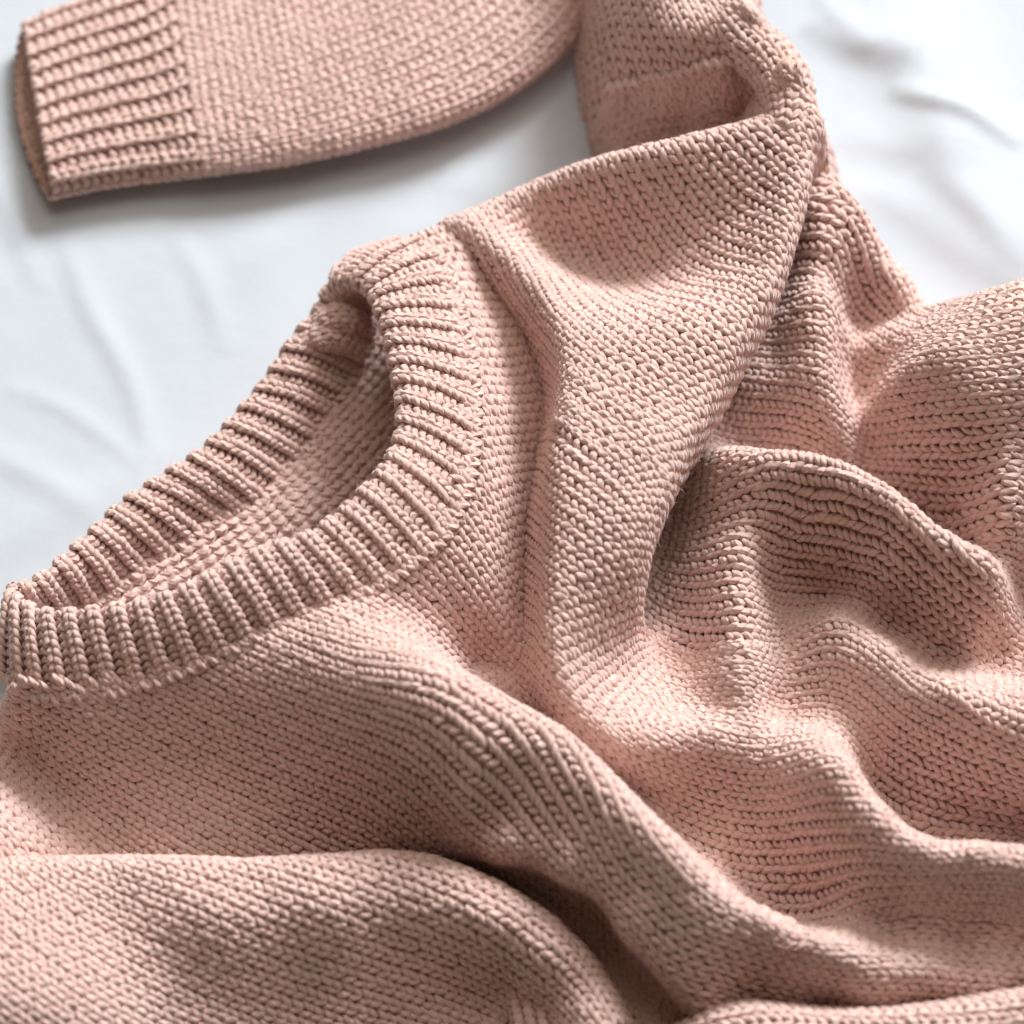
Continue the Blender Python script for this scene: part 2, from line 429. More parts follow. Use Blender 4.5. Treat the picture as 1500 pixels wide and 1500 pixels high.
def knit_patch(part_name, parent, X, keep, r=1.32, purl=None, column_name='stitch_column', back_off=0.9, lift=None, label=None):
    """one panel: ground fabric + a child object for every column of stitches.
    keep[wale, course] says which stitches exist; purl[wale] True where the purl side shows"""
    Nn = normals(X)
    if Nn[:-1, :-1][keep[:X.shape[0] - 1, :X.shape[1] - 1]][:, 2].mean() < -0.2:          # the right side must face up
        X = X[::-1].copy(); keep = keep[::-1]; Nn = normals(X)
        if purl is not None: purl = purl[::-1]
        if lift is not None: lift = lift[::-1]
    nu, nv = X.shape[:2]
    Bk = X - Nn * back_off
    idx = np.arange(nu * nv).reshape(nu, nv)
    K = keep[:nu - 1, :nv - 1]
    ew = np.linalg.norm(np.diff(X, axis=0), axis=-1); eh = np.linalg.norm(np.diff(X, axis=1), axis=-1)
    K = K & (ew[:, :-1] < 2.4 * np.median(ew)) & (eh[:-1] < 2.6 * np.median(eh))
    ii, jj = np.nonzero(K)
    quads = np.stack([idx[ii, jj], idx[ii + 1, jj], idx[ii + 1, jj + 1], idx[ii, jj + 1]], -1)
    used, inv = np.unique(quads, return_inverse=True)
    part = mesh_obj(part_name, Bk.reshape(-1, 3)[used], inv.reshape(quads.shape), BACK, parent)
    if label: part['label'] = label
    fz = []
    for i in range(nu - 1):
        allJ = np.nonzero(K[i])[0]
        if not len(allJ): continue
        for J in np.split(allJ, np.nonzero(np.diff(allJ) > 1)[0] + 1):       # each unbroken run of a column
            if len(J) < 4: continue
            I = np.full(len(J), float(i)); Jf = J.astype(float)
            Vs, Qs, Us, off = [], [], [], 0
            p = purl is not None and purl[i]
            lf = 0.0 if lift is None else (lift[i] if np.ndim(lift) == 1 else lift[i][J])
            for prof in ((PURL_A, PURL_B) if p else (KNIT_L, KNIT_R)):
                jit = rng.normal(0, 1, (len(J), 3)) * [0.03, 0.05, 0.075]
                V, Q, U = strands(X, Nn, I, Jf, prof, r * (0.92 if p else 1), jit, rng.random(len(J)) * 3, lf, fz)
                Vs.append(V); Qs.append(Q + off); Us.append(U); off += len(V)
            mesh_obj(column_name, np.vstack(Vs), np.vstack(Qs), YARN, part, np.vstack(Us))
    add_fuzz(part, fz)
    return part

sweater = bpy.data.objects.new('sweater', None); col.objects.link(sweater)
sweater['label'] = 'dusty pink chunky knitted crew neck sweater lying crumpled on the white sheet'
sweater['category'] = 'sweater'
sweater.empty_display_size = 0.05

def in_view(X, margin):
    p = pix(X)
    return (p[..., 0] > -margin) & (p[..., 0] < 1500 + margin) & (p[..., 1] > -margin) & (p[..., 1] < 1500 + margin)
def cell(X): return (X[:-1, :-1] + X[1:, :-1] + X[1:, 1:] + X[:-1, 1:]) / 4

# ---------------------------------------------------------------- bed sheet
def mat_sheet():
    m = bpy.data.materials.new('white_cotton'); m.use_nodes = True
    nt = m.node_tree; nd = nt.nodes; ln = nt.links
    b = nd['Principled BSDF']
    b.inputs['Base Color'].default_value = (0.565, 0.615, 0.67, 1); b.inputs['Roughness'].default_value = 0.9
    b.inputs['Specular IOR Level'].default_value = 0.15
    b.inputs['Sheen Weight'].default_value = 0.1
    tc = nd.new('ShaderNodeTexCoord')
    hs = []
    for ang in (0.15, 0.15 + math.pi / 2):                  # fine weave
        mp = nd.new('ShaderNodeMapping'); mp.inputs['Rotation'].default_value = (0, 0, ang)
        ln.new(tc.outputs['Object'], mp.inputs[0])
        wv = nd.new('ShaderNodeTexWave'); wv.inputs['Scale'].default_value = 420; wv.inputs['Distortion'].default_value = 1.5
        ln.new(mp.outputs[0], wv.inputs[0]); hs.append(wv)
    ad = nd.new('ShaderNodeMath'); ad.operation = 'ADD'
    ln.new(hs[0].outputs['Fac'], ad.inputs[0]); ln.new(hs[1].outputs['Fac'], ad.inputs[1])
    n1 = nd.new('ShaderNodeTexNoise'); n1.inputs['Scale'].default_value = 60; n1.inputs['Detail'].default_value = 4
    ln.new(tc.outputs['Object'], n1.inputs['Vector'])
    b1 = nd.new('ShaderNodeBump'); b1.inputs['Strength'].default_value = 0.25; b1.inputs['Distance'].default_value = 0.0015
    ln.new(n1.outputs[0], b1.inputs['Height'])
    dm = nd.new('ShaderNodeMapping'); dm.inputs['Rotation'].default_value = (0, 0, 0.6); dm.inputs['Scale'].default_value = (1.0, 0.38, 1.0)
    ln.new(tc.outputs['Object'], dm.inputs[0])
    rg = nd.new('ShaderNodeTexNoise'); rg.noise_type = 'RIDGED_MULTIFRACTAL'; rg.inputs['Scale'].default_value = 13; rg.inputs['Detail'].default_value = 3
    rg.inputs['Distortion'].default_value = 0.5
    ln.new(dm.outputs[0], rg.inputs['Vector'])
    b3 = nd.new('ShaderNodeBump'); b3.inputs['Strength'].default_value = 0.5; b3.inputs['Distance'].default_value = 0.006
    ln.new(rg.outputs[0], b3.inputs['Height']); ln.new(b1.outputs[0], b3.inputs['Normal'])
    b2 = nd.new('ShaderNodeBump'); b2.inputs['Strength'].default_value = 0.12; b2.inputs['Distance'].default_value = 0.0002
    ln.new(ad.outputs[0], b2.inputs['Height']); ln.new(b3.outputs[0], b2.inputs['Normal'])
    ln.new(b2.outputs[0], b.inputs['Normal'])
    return m
def crease(A, B, pts, width, height, sharp=1.0):
    """a raised fold of the sheet along a line of photo pixels, steeper on the near side"""
    c = catmull(np.array([P(x, y, 0) for x, y in pts])[:, :2], step=4)
    s = arclen(c) / arclen(c)[-1]
    best = np.full(A.shape, 1e9); fr = np.zeros(A.shape); sd = np.zeros(A.shape)
    t = np.gradient(c, axis=0); t /= np.linalg.norm(t, axis=1, keepdims=True)
    for k in range(len(c)):
        d2 = (A - c[k, 0]) ** 2 + (B - c[k, 1]) ** 2
        m = d2 < best
        best = np.where(m, d2, best); fr = np.where(m, s[k], fr)
        sd = np.where(m, (A - c[k, 0]) * -t[k, 1] + (B - c[k, 1]) * t[k, 0], sd)
    d = np.sqrt(best)
    wd = np.where(sd > 0, width, width * sharp)
    return height * np.exp(-(d / wd) ** 2) * np.clip(np.sin(np.pi * np.clip(fr, 0.0, 1)), 0, 1) ** .6
def build_sheet():
    s = 2.5
    xs = np.arange(-460, 461, s); ys = np.arange(-330, 551, s)
    A, B = np.meshgrid(xs, ys, indexing='ij')
    Z = np.zeros_like(A)
    # soft folds to the upper right, where the sheet is rumpled
    Z += crease(A, B, [(1230, -60), (1330, 60), (1390, 190), (1440, 290), (1560, 400)], 26, 7, .7)
    Z += crease(A, B, [(1180, 20), (1240, 60), (1300, 75), (1360, 70)], 12, 3, .6)
    Z += crease(A, B, [(1190, -20), (1250, 50), (1290, 80)], 8, 1.6, .6)
    Z += crease(A, B, [(1300, 130), (1350, 150), (1420, 170), (1500, 215)], 6, 3.2, .6)
    Z += crease(A, B, [(1220, 180), (1300, 210), (1370, 220), (1420, 240)], 14, 2.2, .7)
    Z += crease(A, B, [(1230, 260), (1330, 300), (1420, 370), (1540, 420)], 14, 2.4, .7)
    Z += crease(A, B, [(1350, 240), (1420, 300), (1500, 390)], 9, 1.8, .6)
    # flatter creases on the left
    Z += crease(A, B, [(90, 340), (130, 450), (190, 560), (220, 680)], 6, 1.3, .7)
    Z += crease(A, B, [(0, 560), (100, 600), (220, 690)], 5, .8, .7)
    Z += crease(A, B, [(-60, 640), (60, 700), (150, 760)], 7, 1.0, .7)
    Z += crease(A, B, [(250, 330), (300, 420), (330, 520)], 6, .8, .7)
    Z += crease(A, B, [(-40, 200), (20, 330), (60, 430)], 6, .9, .7)
    Z += crease(A, B, [(640, 250), (720, 270), (800, 235)], 14, 1.6, .7)
    r = np.random.default_rng(3)
    for _ in range(46):                                     # faint broad unevenness everywhere
        x, y = r.uniform(-440, 440), r.uniform(-300, 520); a = r.uniform(0.5, 1.2); L = r.uniform(25, 70)
        u = (A - x) * math.cos(a) - (B - y) * math.sin(a); v = (A - x) * math.sin(a) + (B - y) * math.cos(a)
        Z += r.uniform(.4, 1.4) * np.exp(-(u / (L * .22)) ** 2 - (v / L) ** 2)
    Z -= 3.0
    V = np.stack([A, B, Z], -1)
    # widen the outermost rings so the sheet runs on beyond the picture
    for k, f in ((0, 2.6), (-1, 2.6)):
        V[k, :, 0] *= f; V[k, :, 2] = -3
        V[:, k, 1] *= f; V[:, k, 2] = -3
    idx = np.arange(A.size).reshape(A.shape)
    q = np.stack([idx[:-1, :-1], idx[1:, :-1], idx[1:, 1:], idx[:-1, 1:]], -1).reshape(-1, 4)
    o = mesh_obj('bed_sheet', V.reshape(-1, 3), q, mat_sheet(), None)
    o['kind'] = 'structure'
build_sheet()

# ---------------------------------------------------------------- body of the sweater: one cloth with its folds
R1 = dens([(600, 352, 34), (650, 327, 36), (720, 300, 36), (800, 266, 40), (880, 238, 47), (1000, 206, 54), (1090, 183, 58), (1140, 152, 60), (1178, 172, 60)])
EDGE_A = dens([(1180, 200, 60), (1168, 270, 58), (1140, 370, 55), (1095, 470, 53), (1045, 565, 51), (990, 665, 52), (954, 765, 50), (932, 860, 42), (925, 930, 26)])
NECK = dens([(640, 365, 36), (665, 430, 40), (685, 520, 42), (698, 620, 44), (680, 730, 46), (640, 800, 46), (560, 858, 46), (480, 888, 46), (400, 920, 46), (300, 970, 42), (200, 1005, 38), (100, 1022, 34), (20, 1015, 30)])
R3 = dens([(480, 905, 48), (620, 940, 50), (760, 1020, 52), (860, 1105, 54), (960, 1205, 52), (1060, 1310, 44), (1120, 1362, 38), (1180, 1400, 32), (1260, 1430, 30), (1380, 1440, 28), (1500, 1430, 26)])
V_A, N_A = (1, .35), 13.0
V_L, N_L = (-1, .15), 5.0
V_5, N_5 = (.35, 1), 7.0
V_3, N_3 = (.75, .65), 7.0
# beside the collar: slopes down from the neck seam to the valley at the foot of the big fold
BASE_ONLY = NECK + [
    (690, 350, 34), (735, 410, 28), (785, 470, 25), (806, 540, 23), (800, 620, 22), (790, 700, 20), (786, 800, 18), (793, 900, 15), (810, 985, 13), (838, 1045, 11),
    (700, 440, 33), (725, 540, 33), (740, 640, 32), (745, 740, 31), (735, 840, 30), (745, 920, 24), (680, 880, 33), (600, 888, 40), (780, 985, 19),
    (870, 500, 20), (880, 700, 16), (870, 900, 12), (700, 280, 30), (1000, 300, 20), (1000, 600, 10), (1000, 1000, 8), (500, 750, 44), (300, 880, 42), (560, 450, 36), (600, 600, 40)]
R3_FACE = [
    (110, 1078, 27), (150, 1120, 22), (300, 1125, 21), (450, 1155, 23), (600, 1175, 30), (700, 1150, 45), (750, 1185, 47), (850, 1225, 49), (940, 1310, 46),
    (200, 1240, 8), (300, 1255, 8), (500, 1245, 9), 
    
    (700, 1300, 14), (850, 1350, 16), (950, 1450, 14), (500, 1320, 4), (300, 1330, 4), (100, 1320, 6), (980, 1560, 8), (700, 1500, 4), (300, 1500, 2),
    (45, 1100, 9), (95, 1165, 7), (150, 1225, 6), (0, 1160, 20), (-40, 1200, 27), (20, 1235, 24), (-90, 1130, 26), (-90, 1250, 26), (-40, 1090, 14)]
LEFT_EDGE = dens([(686, 330, 38), (760, 380, 42), (812, 452, 46), (831, 530, 50), (820, 610, 52), (806, 700, 52), (803, 800, 50), (808, 900, 47), (820, 985, 42), (850, 1045, 37), (900, 1085, 33)])
BULGE = [t for t in R1 if t[0] > 700] + [
    (800, 345, 27), (870, 372, 24), (950, 392, 29), (1030, 400, 41), (1085, 400, 51), (1125, 390, 55), (1120, 330, 55), (1060, 320, 46),
    (900, 480, 49), (940, 600, 52), (900, 720, 52), (870, 820, 50), (980, 480, 52), (1050, 470, 53), (1000, 580, 50), (865, 900, 44), (880, 980, 34), (870, 560, 52), (860, 650, 54),
    (1300, 300, 52), (1250, 500, 46), (1150, 700, 36), (800, 180, 34), (1000, 100, 46), (740, 560, 40), (720, 800, 40)]
BOWL = [(980, 1098, 32), (1055, 1092, 31), (1088, 1000, 35), (930, 1010, 24), (990, 1030, 22), (1020, 960, 20), (960, 945, 12), (1050, 1040, 27), (1000, 900, 14), (1095, 935, 37)]
COMMON = [
    (1050, 1165, 16), (1060, 1225, 10), (1000, 1150, 16),
    (1150, 1250, 16), (1120, 1320, 10), (1200, 1330, 16), (1300, 1290, 37), (1300, 1350, 24), (1400, 1300, 39), (1400, 1380, 24), (1500, 1320, 37), (1500, 1385, 25),
    (1110, 1170, 20), (1150, 1112, 33), (1200, 1090, 40), (1250, 1117, 44), (1300, 1182, 46), (1360, 1226, 46), (1430, 1231, 46), (1500, 1239, 46), (1600, 1242, 46),
    (1100, 1455, 14), (1200, 1485, 10), (1350, 1495, 10), (1500, 1500, 10), (1250, 1560, 2), (1500, 1560, 2),
    (1135, 1040, 20), (1200, 1015, 25), (1300, 1055, 26), (1400, 1092, 28), (1500, 1152, 28),
    (1280, 1140, 9), (1350, 1192, 6), (1450, 1205, 6), (1530, 1215, 6),
    (1135, 950, 22), (1230, 892, 33), (1300, 940, 37), (1400, 1002, 40), (1500, 1062, 42), (1600, 1110, 42), (1850, 1100, 30), (1850, 1250, 34), (1850, 1400, 24), (1850, 1500, 12), (1850, 1650, 8), (1400, 1700, 4)]
R5 = dens([(985, 692, 16), (1040, 668, 31), (1100, 664, 44), (1160, 670, 50), (1230, 688, 54), (1300, 728, 55), (1370, 772, 55), (1440, 803, 53)])
R4 = dens([(1300, 485, 28), (1345, 468, 32), (1400, 445, 44), (1450, 428, 52), (1500, 415, 58), (1600, 390, 60)])
B_ONLY = R4 + [
    (1192, 228, 38), (1215, 265, 40), (1260, 320, 38), (1310, 400, 33), (1338, 462, 26),
    (1190, 290, 40), (1205, 350, 42), (1212, 420, 42), (1212, 480, 40), (1216, 540, 35), (1226, 600, 29), (1246, 645, 18), (1268, 440, 16), (1232, 470, 20), (1242, 545, 13), (1258, 600, 12), (1280, 650, 11), (1150, 520, 28), (1255, 490, 14), (1150, 450, 28), (1175, 380, 31),
    (1100, 545, 25), (1150, 600, 25), (1050, 625, 14), (1190, 620, 26),
    (1262, 512, 22), (1350, 540, 46), (1450, 520, 56), (1300, 575, 34), (1400, 620, 43), (1500, 600, 50), (1290, 640, 18), (1600, 600, 50),
    (1250, 668, 14), (1330, 702, 17), (1395, 735, 20), (1440, 735, 34), (1480, 740, 44), (1490, 690, 46),
    (1180, 765, 35), (1250, 832, 28), (1330, 872, 30), (1390, 930, 22), (1130, 800, 29), (1130, 880, 19), (1180, 848, 18),
    (1200, 855, 16), (1300, 908, 17), (1390, 968, 16),
    (1000, 745, 14), (1050, 765, 29), (1090, 745, 39), (1092, 800, 39), (1094, 870, 38), (965, 820, 3), (950, 885, 4),
    (1461, 836, 44), (1440, 890, 36), (1413, 955, 22),
    (1515, 790, 8), (1490, 870, 7), (1450, 965, 12), (1530, 900, 10), (1580, 850, 22), (1600, 950, 26), (1850, 480, 44), (1850, 650, 42), (1850, 800, 38), (1850, 950, 28)]
E_A = shifted(EDGE_A, V_A, N_A, (0, 1)); L_E = shifted(LEFT_EDGE, V_L, N_L); C_5 = shifted(R5, V_5, N_5); C_3 = shifted(R3, V_3, N_3)
R7 = [(1200, 1090, 40), (1250, 1117, 44), (1300, 1182, 46), (1360, 1226, 46), (1430, 1231, 46), (1500, 1239, 46), (1600, 1242, 46)]
B7 = behind(R7[1:6], 12, 7)
V_R, N_R = (-.6, -.8), 11.0
LIP = shifted(dens([(540, 1238, 14), (620, 1236, 20), (750, 1234, 37), (850, 1280, 39), (920, 1352, 37), (980, 1430, 31), (1050, 1492, 20), (1110, 1520, 14)]), V_R, N_R)
H0 = roll_off(blur(tps(hpts(BASE_ONLY + R3_FACE + COMMON) + C_3 + LIP + behind([t for t in R3 if 640 < t[0] < 1130], 17, 12)), 2),
              [P(*t) for t in R1 if t[0] < 730] + [P(800, 400, 30), P(880, 600, 20), P(925, 930, 16), P(1100, 1100, 20), P(1700, 1100, 20), P(1700, 1900, 0), P(-400, 1900, 0), P(-300, 1190, 20), P(-60, 1112, 20), P(0, 1064, 22), P(16, 1032, 27), P(100, 900, 40), P(400, 800, 40), P(560, 500, 36)])
PA = [P(*t) for t in R1 if t[0] < 730] + [P(800, 400, 30), P(880, 600, 20), P(925, 930, 16), P(1100, 1100, 20), P(1700, 1100, 20), P(1700, 1900, 0), P(-400, 1900, 0), P(-300, 1190, 20), P(-60, 1112, 20), P(0, 1064, 22), P(16, 1032, 27), P(100, 900, 40), P(400, 800, 40), P(560, 500, 36)]
P_ROLL = [P(-400, 1500, 0), P(300, 1500, 0), P(440, 1260, 8)] + LIP + [P(*t) for t in [(1200, 1620, 10), (2000, 1620, 10), (2000, 300, 20), (-400, 300, 20)]]
H0 = roll_off(H0, P_ROLL, k=5.0, r=4)
H0 = np.where(poly_dist(PA, XX, YY) < -14, smax(H0, np.full_like(H0, 3.0), 3.0), H0)
PB = [P(*t) for t in [(1180, 150, 38), (1192, 228, 38), (1215, 265, 40), (1260, 320, 38), (1310, 400, 33), (1338, 462, 26)] + [t for t in R4 if t[0] > 1390]] + [P(1900, 350, 60), P(1900, 1900, 0), P(300, 1900, 0), P(600, 1000, 0), P(900, 300, 0)]
HB = roll_off(blur(tps(hpts(B_ONLY + COMMON + BOWL) + C_5 + [q for q, t in zip(C_3, R3) if t[0] > 930] + behind([t for t in R5 if 1030 < t[0] < 1420], 13, 15) + behind([t for t in R3 if 850 < t[0] < 1130], 17, 12) + B7
              + [P(900, 500, 0), P(800, 700, 0), P(1000, 350, 0), P(860, 900, 0), P(1050, 450, 4), P(940, 720, 4)]), 2), PB)
HB = np.where(poly_dist(PB, XX, YY) < -14, smax(HB, np.full_like(HB, 3.0), 3.0), HB)
HL = blur(tps(hpts(BULGE + BOWL + COMMON[:10]) + E_A + L_E + [P(1500, 1100, 30), P(1300, 1050, 28)]), 2)
P_BULGE = [P(*t) for t in R1 if t[0] > 640] + E_A + [P(960, 985, 14), P(1030, 1020, 24), P(1060, 1100, 30), P(980, 1110, 32)] + L_E[::-1]
HL2 = roll_off(HL, P_BULGE, k=4.2, r=5)
HM = np.where(poly_dist(P_BULGE, XX, YY) < 26, blur(smax(HL2, HB, 4.0), 1), HB)                            # big fold running on into the right-hand folds

# where one run of columns takes over from the next; both follow the line of the columns
TURN = [(985, 940), (1050, 952), (1100, 948), (1170, 932), (1240, 908), (1300, 947), (1400, 1007), (1500, 1067), (1600, 1112)]
TAIL = [(1185, 1388), (1250, 1362), (1320, 1342), (1400, 1346), (1500, 1355), (1600, 1361)]
turn_g = [hit(HM, *t) for t in TURN]; tail_g = [hit(H0, *t) for t in TAIL]
Q_RIGHT = [e for e, t in zip(E_A, EDGE_A) if t[1] < 880] + turn_g + [P(2000, 1120, 30), P(2000, -300, 30), P(1150, -300, 30)]
foot = behind([t for t in R3 if 750 < t[0] < 1130], 19, 12)
Q_LOW = [P(700, 1000, 40)] + foot + tail_g + [P(2000, 1361, 25), P(2000, 2200, 0), P(-500, 2200, 0), P(-500, 1000, 0)]
neck_hole = [P(*t) for t in NECK] + [P(-60, 980, 20), P(0, 850, 20), P(300, 640, 10), P(480, 420, 10), P(550, 380, 20), P(612, 358, 34)]
def dist(poly, c): return poly_dist(poly, c[..., 0], c[..., 1])

# 1 - collar side, the long diagonal roll and the lower edge
LOW = [
    [(690, 300), (770, 410), (840, 530), (900, 660)],
    [(655, 335), (715, 415), (780, 510), (835, 620), (880, 740)],
    [(690, 520), (745, 600), (800, 690), (850, 790), (900, 880)],
    [(700, 640), (750, 715), (800, 800), (850, 890), (900, 980), (960, 1060)],
    [(650, 785), (720, 870), (800, 985), (870, 1068), (960, 1165), (1040, 1255), (1100, 1315), (1150, 1330), (1210, 1300), (1280, 1270), (1350, 1280), (1430, 1285), (1500, 1295), (1600, 1300)],
    [(560, 858), (640, 920), (740, 1000), (840, 1090), (940, 1190), (1040, 1300), (1110, 1365)] + tail_g,
    [(400, 918), (500, 950), (620, 1010), (740, 1090), (850, 1180), (950, 1290), (1040, 1390), (1120, 1430), (1200, 1440), (1300, 1430), (1400, 1425), (1500, 1415), (1600, 1410)],
    [(250, 988), (400, 1040), (550, 1100), (700, 1180), (800, 1240), (880, 1310), (950, 1400), (1020, 1470), (1100, 1500), (1200, 1510)],
    [(100, 1022), (250, 1090), (400, 1150), (550, 1215), (650, 1250), (750, 1300), (850, 1380), (930, 1480), (980, 1560)],
    [(20, 1020), (110, 1110), (210, 1180), (320, 1240), (430, 1290)],
    [(-60, 1050), (0, 1130), (90, 1220), (170, 1280)]]
X, _ = wale_grid(H0, LOW, extra=(4, 14), relax=300, pull=0.012, pin=(5,))
i_tail = wale_grid.at[5]
gc = cell(X)
X = lean(X, [q for q, t in zip(C_3, R3) if 640 < t[0] < 1300], V_3, N_3, 40, 24)
X = lean(X, LIP, V_R, N_R, 34, 20)
c = cell(X)
wi = np.arange(len(c))[:, None]
left = dist([P(*t) for t in R1 if t[0] < 660] + [P(720, 300, 30), P(840, 500, 22), P(860, 700, 18), P(860, 900, 14), P(900, 1080, 12)] + foot + [P(1150, 1370, 32), P(1190, 1388, 31), P(1190, 1420, 30), P(500, 1300, 20), P(-300, 1000, 40), P(300, 800, 40)], gc) < 0
keep = (c[..., 2] > -2) & (dist(PA, gc) < 16) & in_view(c, 270) & (dist(neck_hole, c) > -4) & (left | (wi >= i_tail))
knit_patch('body_front', sweater, X, keep)

# 2 - the big fold from the shoulder, turning into the folds on the right
FOLD = [[(1120, 170), (1165, 235), (1205, 300)], [(1000, 207), (1060, 285), (1115, 360), (1165, 430)], [(880, 240), (940, 320), (1000, 400), (1060, 480), (1115, 555)], [(760, 287), (820, 365), (880, 445), (940, 530), (1000, 620), (1045, 690)],
        [(690, 315), (755, 395), (820, 480), (880, 570), (930, 655), (965, 730), (985, 790)],
        [(640, 350), (700, 430), (765, 520), (830, 620), (880, 715), (915, 800), (940, 880)] + turn_g,
        [(600, 420), (690, 550), (775, 670), (835, 765), (875, 850), (905, 930), (940, 985), (1000, 1012), (1050, 1016), (1100, 1012), (1200, 995), (1300, 1040), (1400, 1080), (1500, 1125), (1600, 1160)],
        [(600, 640), (690, 760), (770, 870), (830, 960), (870, 1015), (920, 1063), (980, 1092), (1055, 1095), (1110, 1106), (1160, 1106), (1200, 1097), (1250, 1122), (1300, 1188), (1360, 1230), (1430, 1235), (1500, 1243), (1600, 1246)],
        [(600, 800), (690, 910), (770, 1000), (850, 1080), (920, 1145), (1000, 1205), (1060, 1235), (1110, 1240), (1160, 1225), (1220, 1220), (1290, 1235), (1350, 1262), (1430, 1275), (1500, 1287), (1600, 1292)],
        [(620, 960), (720, 1060), (820, 1140), (900, 1200), (1000, 1280), (1080, 1345), (1130, 1378)] + tail_g]
XF, _ = wale_grid(HM, FOLD, extra=(10, 0), back=35, relax=260, pull=0.014, pin=(5, 9), Hhit=np.maximum(HL, -50) * 0 + np.where(dist(P_BULGE, np.stack([XX, YY], -1)) < 60, np.maximum(HL, HM), HM))
FI = wale_grid.at
far = (dist(P_BULGE, XF[FI[5]]) > 12) & (XF[FI[5], :, 0] > 60)
for k in range(1, 4):                                       # beyond the turn the first column continues the next ones
    XF[FI[5] - k, far] = 2 * XF[FI[5], far] - XF[FI[5] + k, far]
turn_line = XF[FI[5], far].copy()
gF = cell(XF)
XF = lean(XF, E_A, V_A, N_A, 45, 26, (0, 1))
XF = lean(XF, L_E, V_L, N_L, 30, 20)
XF = np.where((np.arange(len(XF)) >= FI[5] - 1)[:, None, None], lean(XF, C_5, V_5, N_5, 40, 22), XF)
cF = cell(XF)
hb = sample(HB, gF[..., 0], gF[..., 1]); h0 = sample(H0, gF[..., 0], gF[..., 1])
i_turn = FI[5]
wi = np.arange(len(gF))[:, None]
inb = dist(P_BULGE, gF) < 14
keepF = (inb & (gF[..., 2] > hb - 4)) | ((wi >= i_turn) & (dist(Q_LOW, gF) > -8))
keepF &= (gF[..., 2] > -2) & in_view(cF, 270) & ((dist(Q_RIGHT, gF) > -9) | (wi >= i_turn))
knit_patch('shoulder_front', sweater, XF, keepF)

# 3 - the folds on the right, coming out from under the big fold
RGT = [
    [(1100, 300), (1180, 290), (1215, 300), (1262, 335), (1310, 412), (1332, 460), (1350, 485), (1400, 458), (1450, 442), (1520, 422), (1620, 396)],
    [(1050, 430), (1120, 440), (1155, 445), (1200, 432), (1240, 455), (1262, 490), (1320, 515), (1400, 500), (1500, 485), (1600, 475)],
    [(960, 540), (1050, 560), (1100, 560), (1150, 575), (1210, 610), (1245, 650), (1290, 630), (1360, 590), (1430, 580), (1520, 580), (1600, 590)],
    [(850, 560), (930, 640), (985, 685), (1040, 672), (1110, 668), (1170, 676), (1240, 694), (1310, 737), (1380, 780), (1440, 806), (1520, 800), (1600, 800)],
    [(840, 680), (900, 750), (960, 790), (1040, 772), (1090, 775), (1140, 790), (1220, 830), (1300, 870), (1370, 920), (1400, 955), (1460, 960), (1600, 960)],
    [(850, 800), (910, 870), (940, 915)] + turn_g]
XB, _ = wale_grid(HB, RGT, extra=(12, 0), relax=300, pull=0.012, pin=(5,))
# draw the last column onto the first column of the neighbouring run
fine_line = resample(turn_line, step=0.5)
d2 = ((XB[-1][:, None, :2] - fine_line[None, :, :2]) ** 2).sum(-1)
snap = fine_line[d2.argmin(1)] - XB[-1]
snap *= (np.clip(2 - np.sqrt(d2.min(1)) / 4, 0, 1) * np.clip((XB[-1][:, 0] - 62) / 14, 0, 1))[:, None]
for k in range(8): XB[-1 - k] += snap * (1 - k / 8)
gB = cell(XB)
XB = lean(XB, C_5, V_5, N_5, 40, 22)
cB = cell(XB)
keepB = (cB[..., 2] > -2) & (dist(PB, gB) < 16) & in_view(cB, 270) & (dist(P_BULGE, gB) > -40)
knit_patch('body_side', sweater, XB, keepB)

# ---------------------------------------------------------------- ribbed neckband, a closed loop
# stations round the loop: top edge T, seam outside O, seam inside I (pixel, pixel, height)
FRONT = [((16, 862, 29), (2, 975, 20)), ((24, 874, 31), (30, 1008, 28)), ((58, 893, 36), (78, 1022, 33)), ((110, 893, 41), (140, 1018, 35)), ((180, 885, 45), (215, 1003, 38)), ((250, 868, 48), (300, 970, 42)),
         ((320, 838, 50), (380, 930, 45)), ((390, 805, 51), (455, 895, 46)), ((450, 785, 51), (530, 868, 46)), ((510, 742, 51), (600, 830, 46)), ((560, 690, 50), (655, 780, 46)),
         ((583, 640, 49), (688, 700, 45)), ((588, 585, 47), (698, 630, 44)), ((580, 530, 45), (695, 560, 42)), ((567, 480, 43), (682, 490, 41)), ((553, 445, 41), (665, 430, 39)), ((543, 425, 39), (640, 375, 37)),
         ((522, 410, 35), (600, 352, 33))]
BACKB = [((470, 455, 22), (548, 500, 8)), ((437, 490, 22), (530, 530, 7)), ((397, 547, 21), (503, 585, 6)), ((353, 603, 20), (457, 652, 6)), ((328, 633, 20), (425, 682, 6)), ((307, 653, 20), (405, 712, 6)),
         ((287, 670, 20), (383, 738, 7)), ((240, 697, 20), (335, 750, 8)), ((213, 717, 20), (310, 765, 8)), ((183, 735, 21), (270, 800, 8)), ((157, 760, 21), (228, 820, 8)), ((130, 787, 22), (190, 850, 8)),
         ((100, 813, 24), (150, 880, 8)), ((72, 838, 26), (112, 895, 9)), ((42, 855, 28), (76, 905, 14))]
prof = []
for T, O in FRONT:
    t, o = P(*T), P(*O)
    d = o - t; d[2] = 0; L = np.linalg.norm(d); d /= L
    i = t + d * 9; i[2] -= 20
    im = t + d * 3.0; im[2] -= 9
    tt = t.copy(); tt[2] += 0.0
    o1 = t + (o - t) * .22; o1[2] += 3.2
    o2 = t + (o - t) * .6; o2[2] += 3.6
    prof.append([i, im, tt, o1, o2, o])
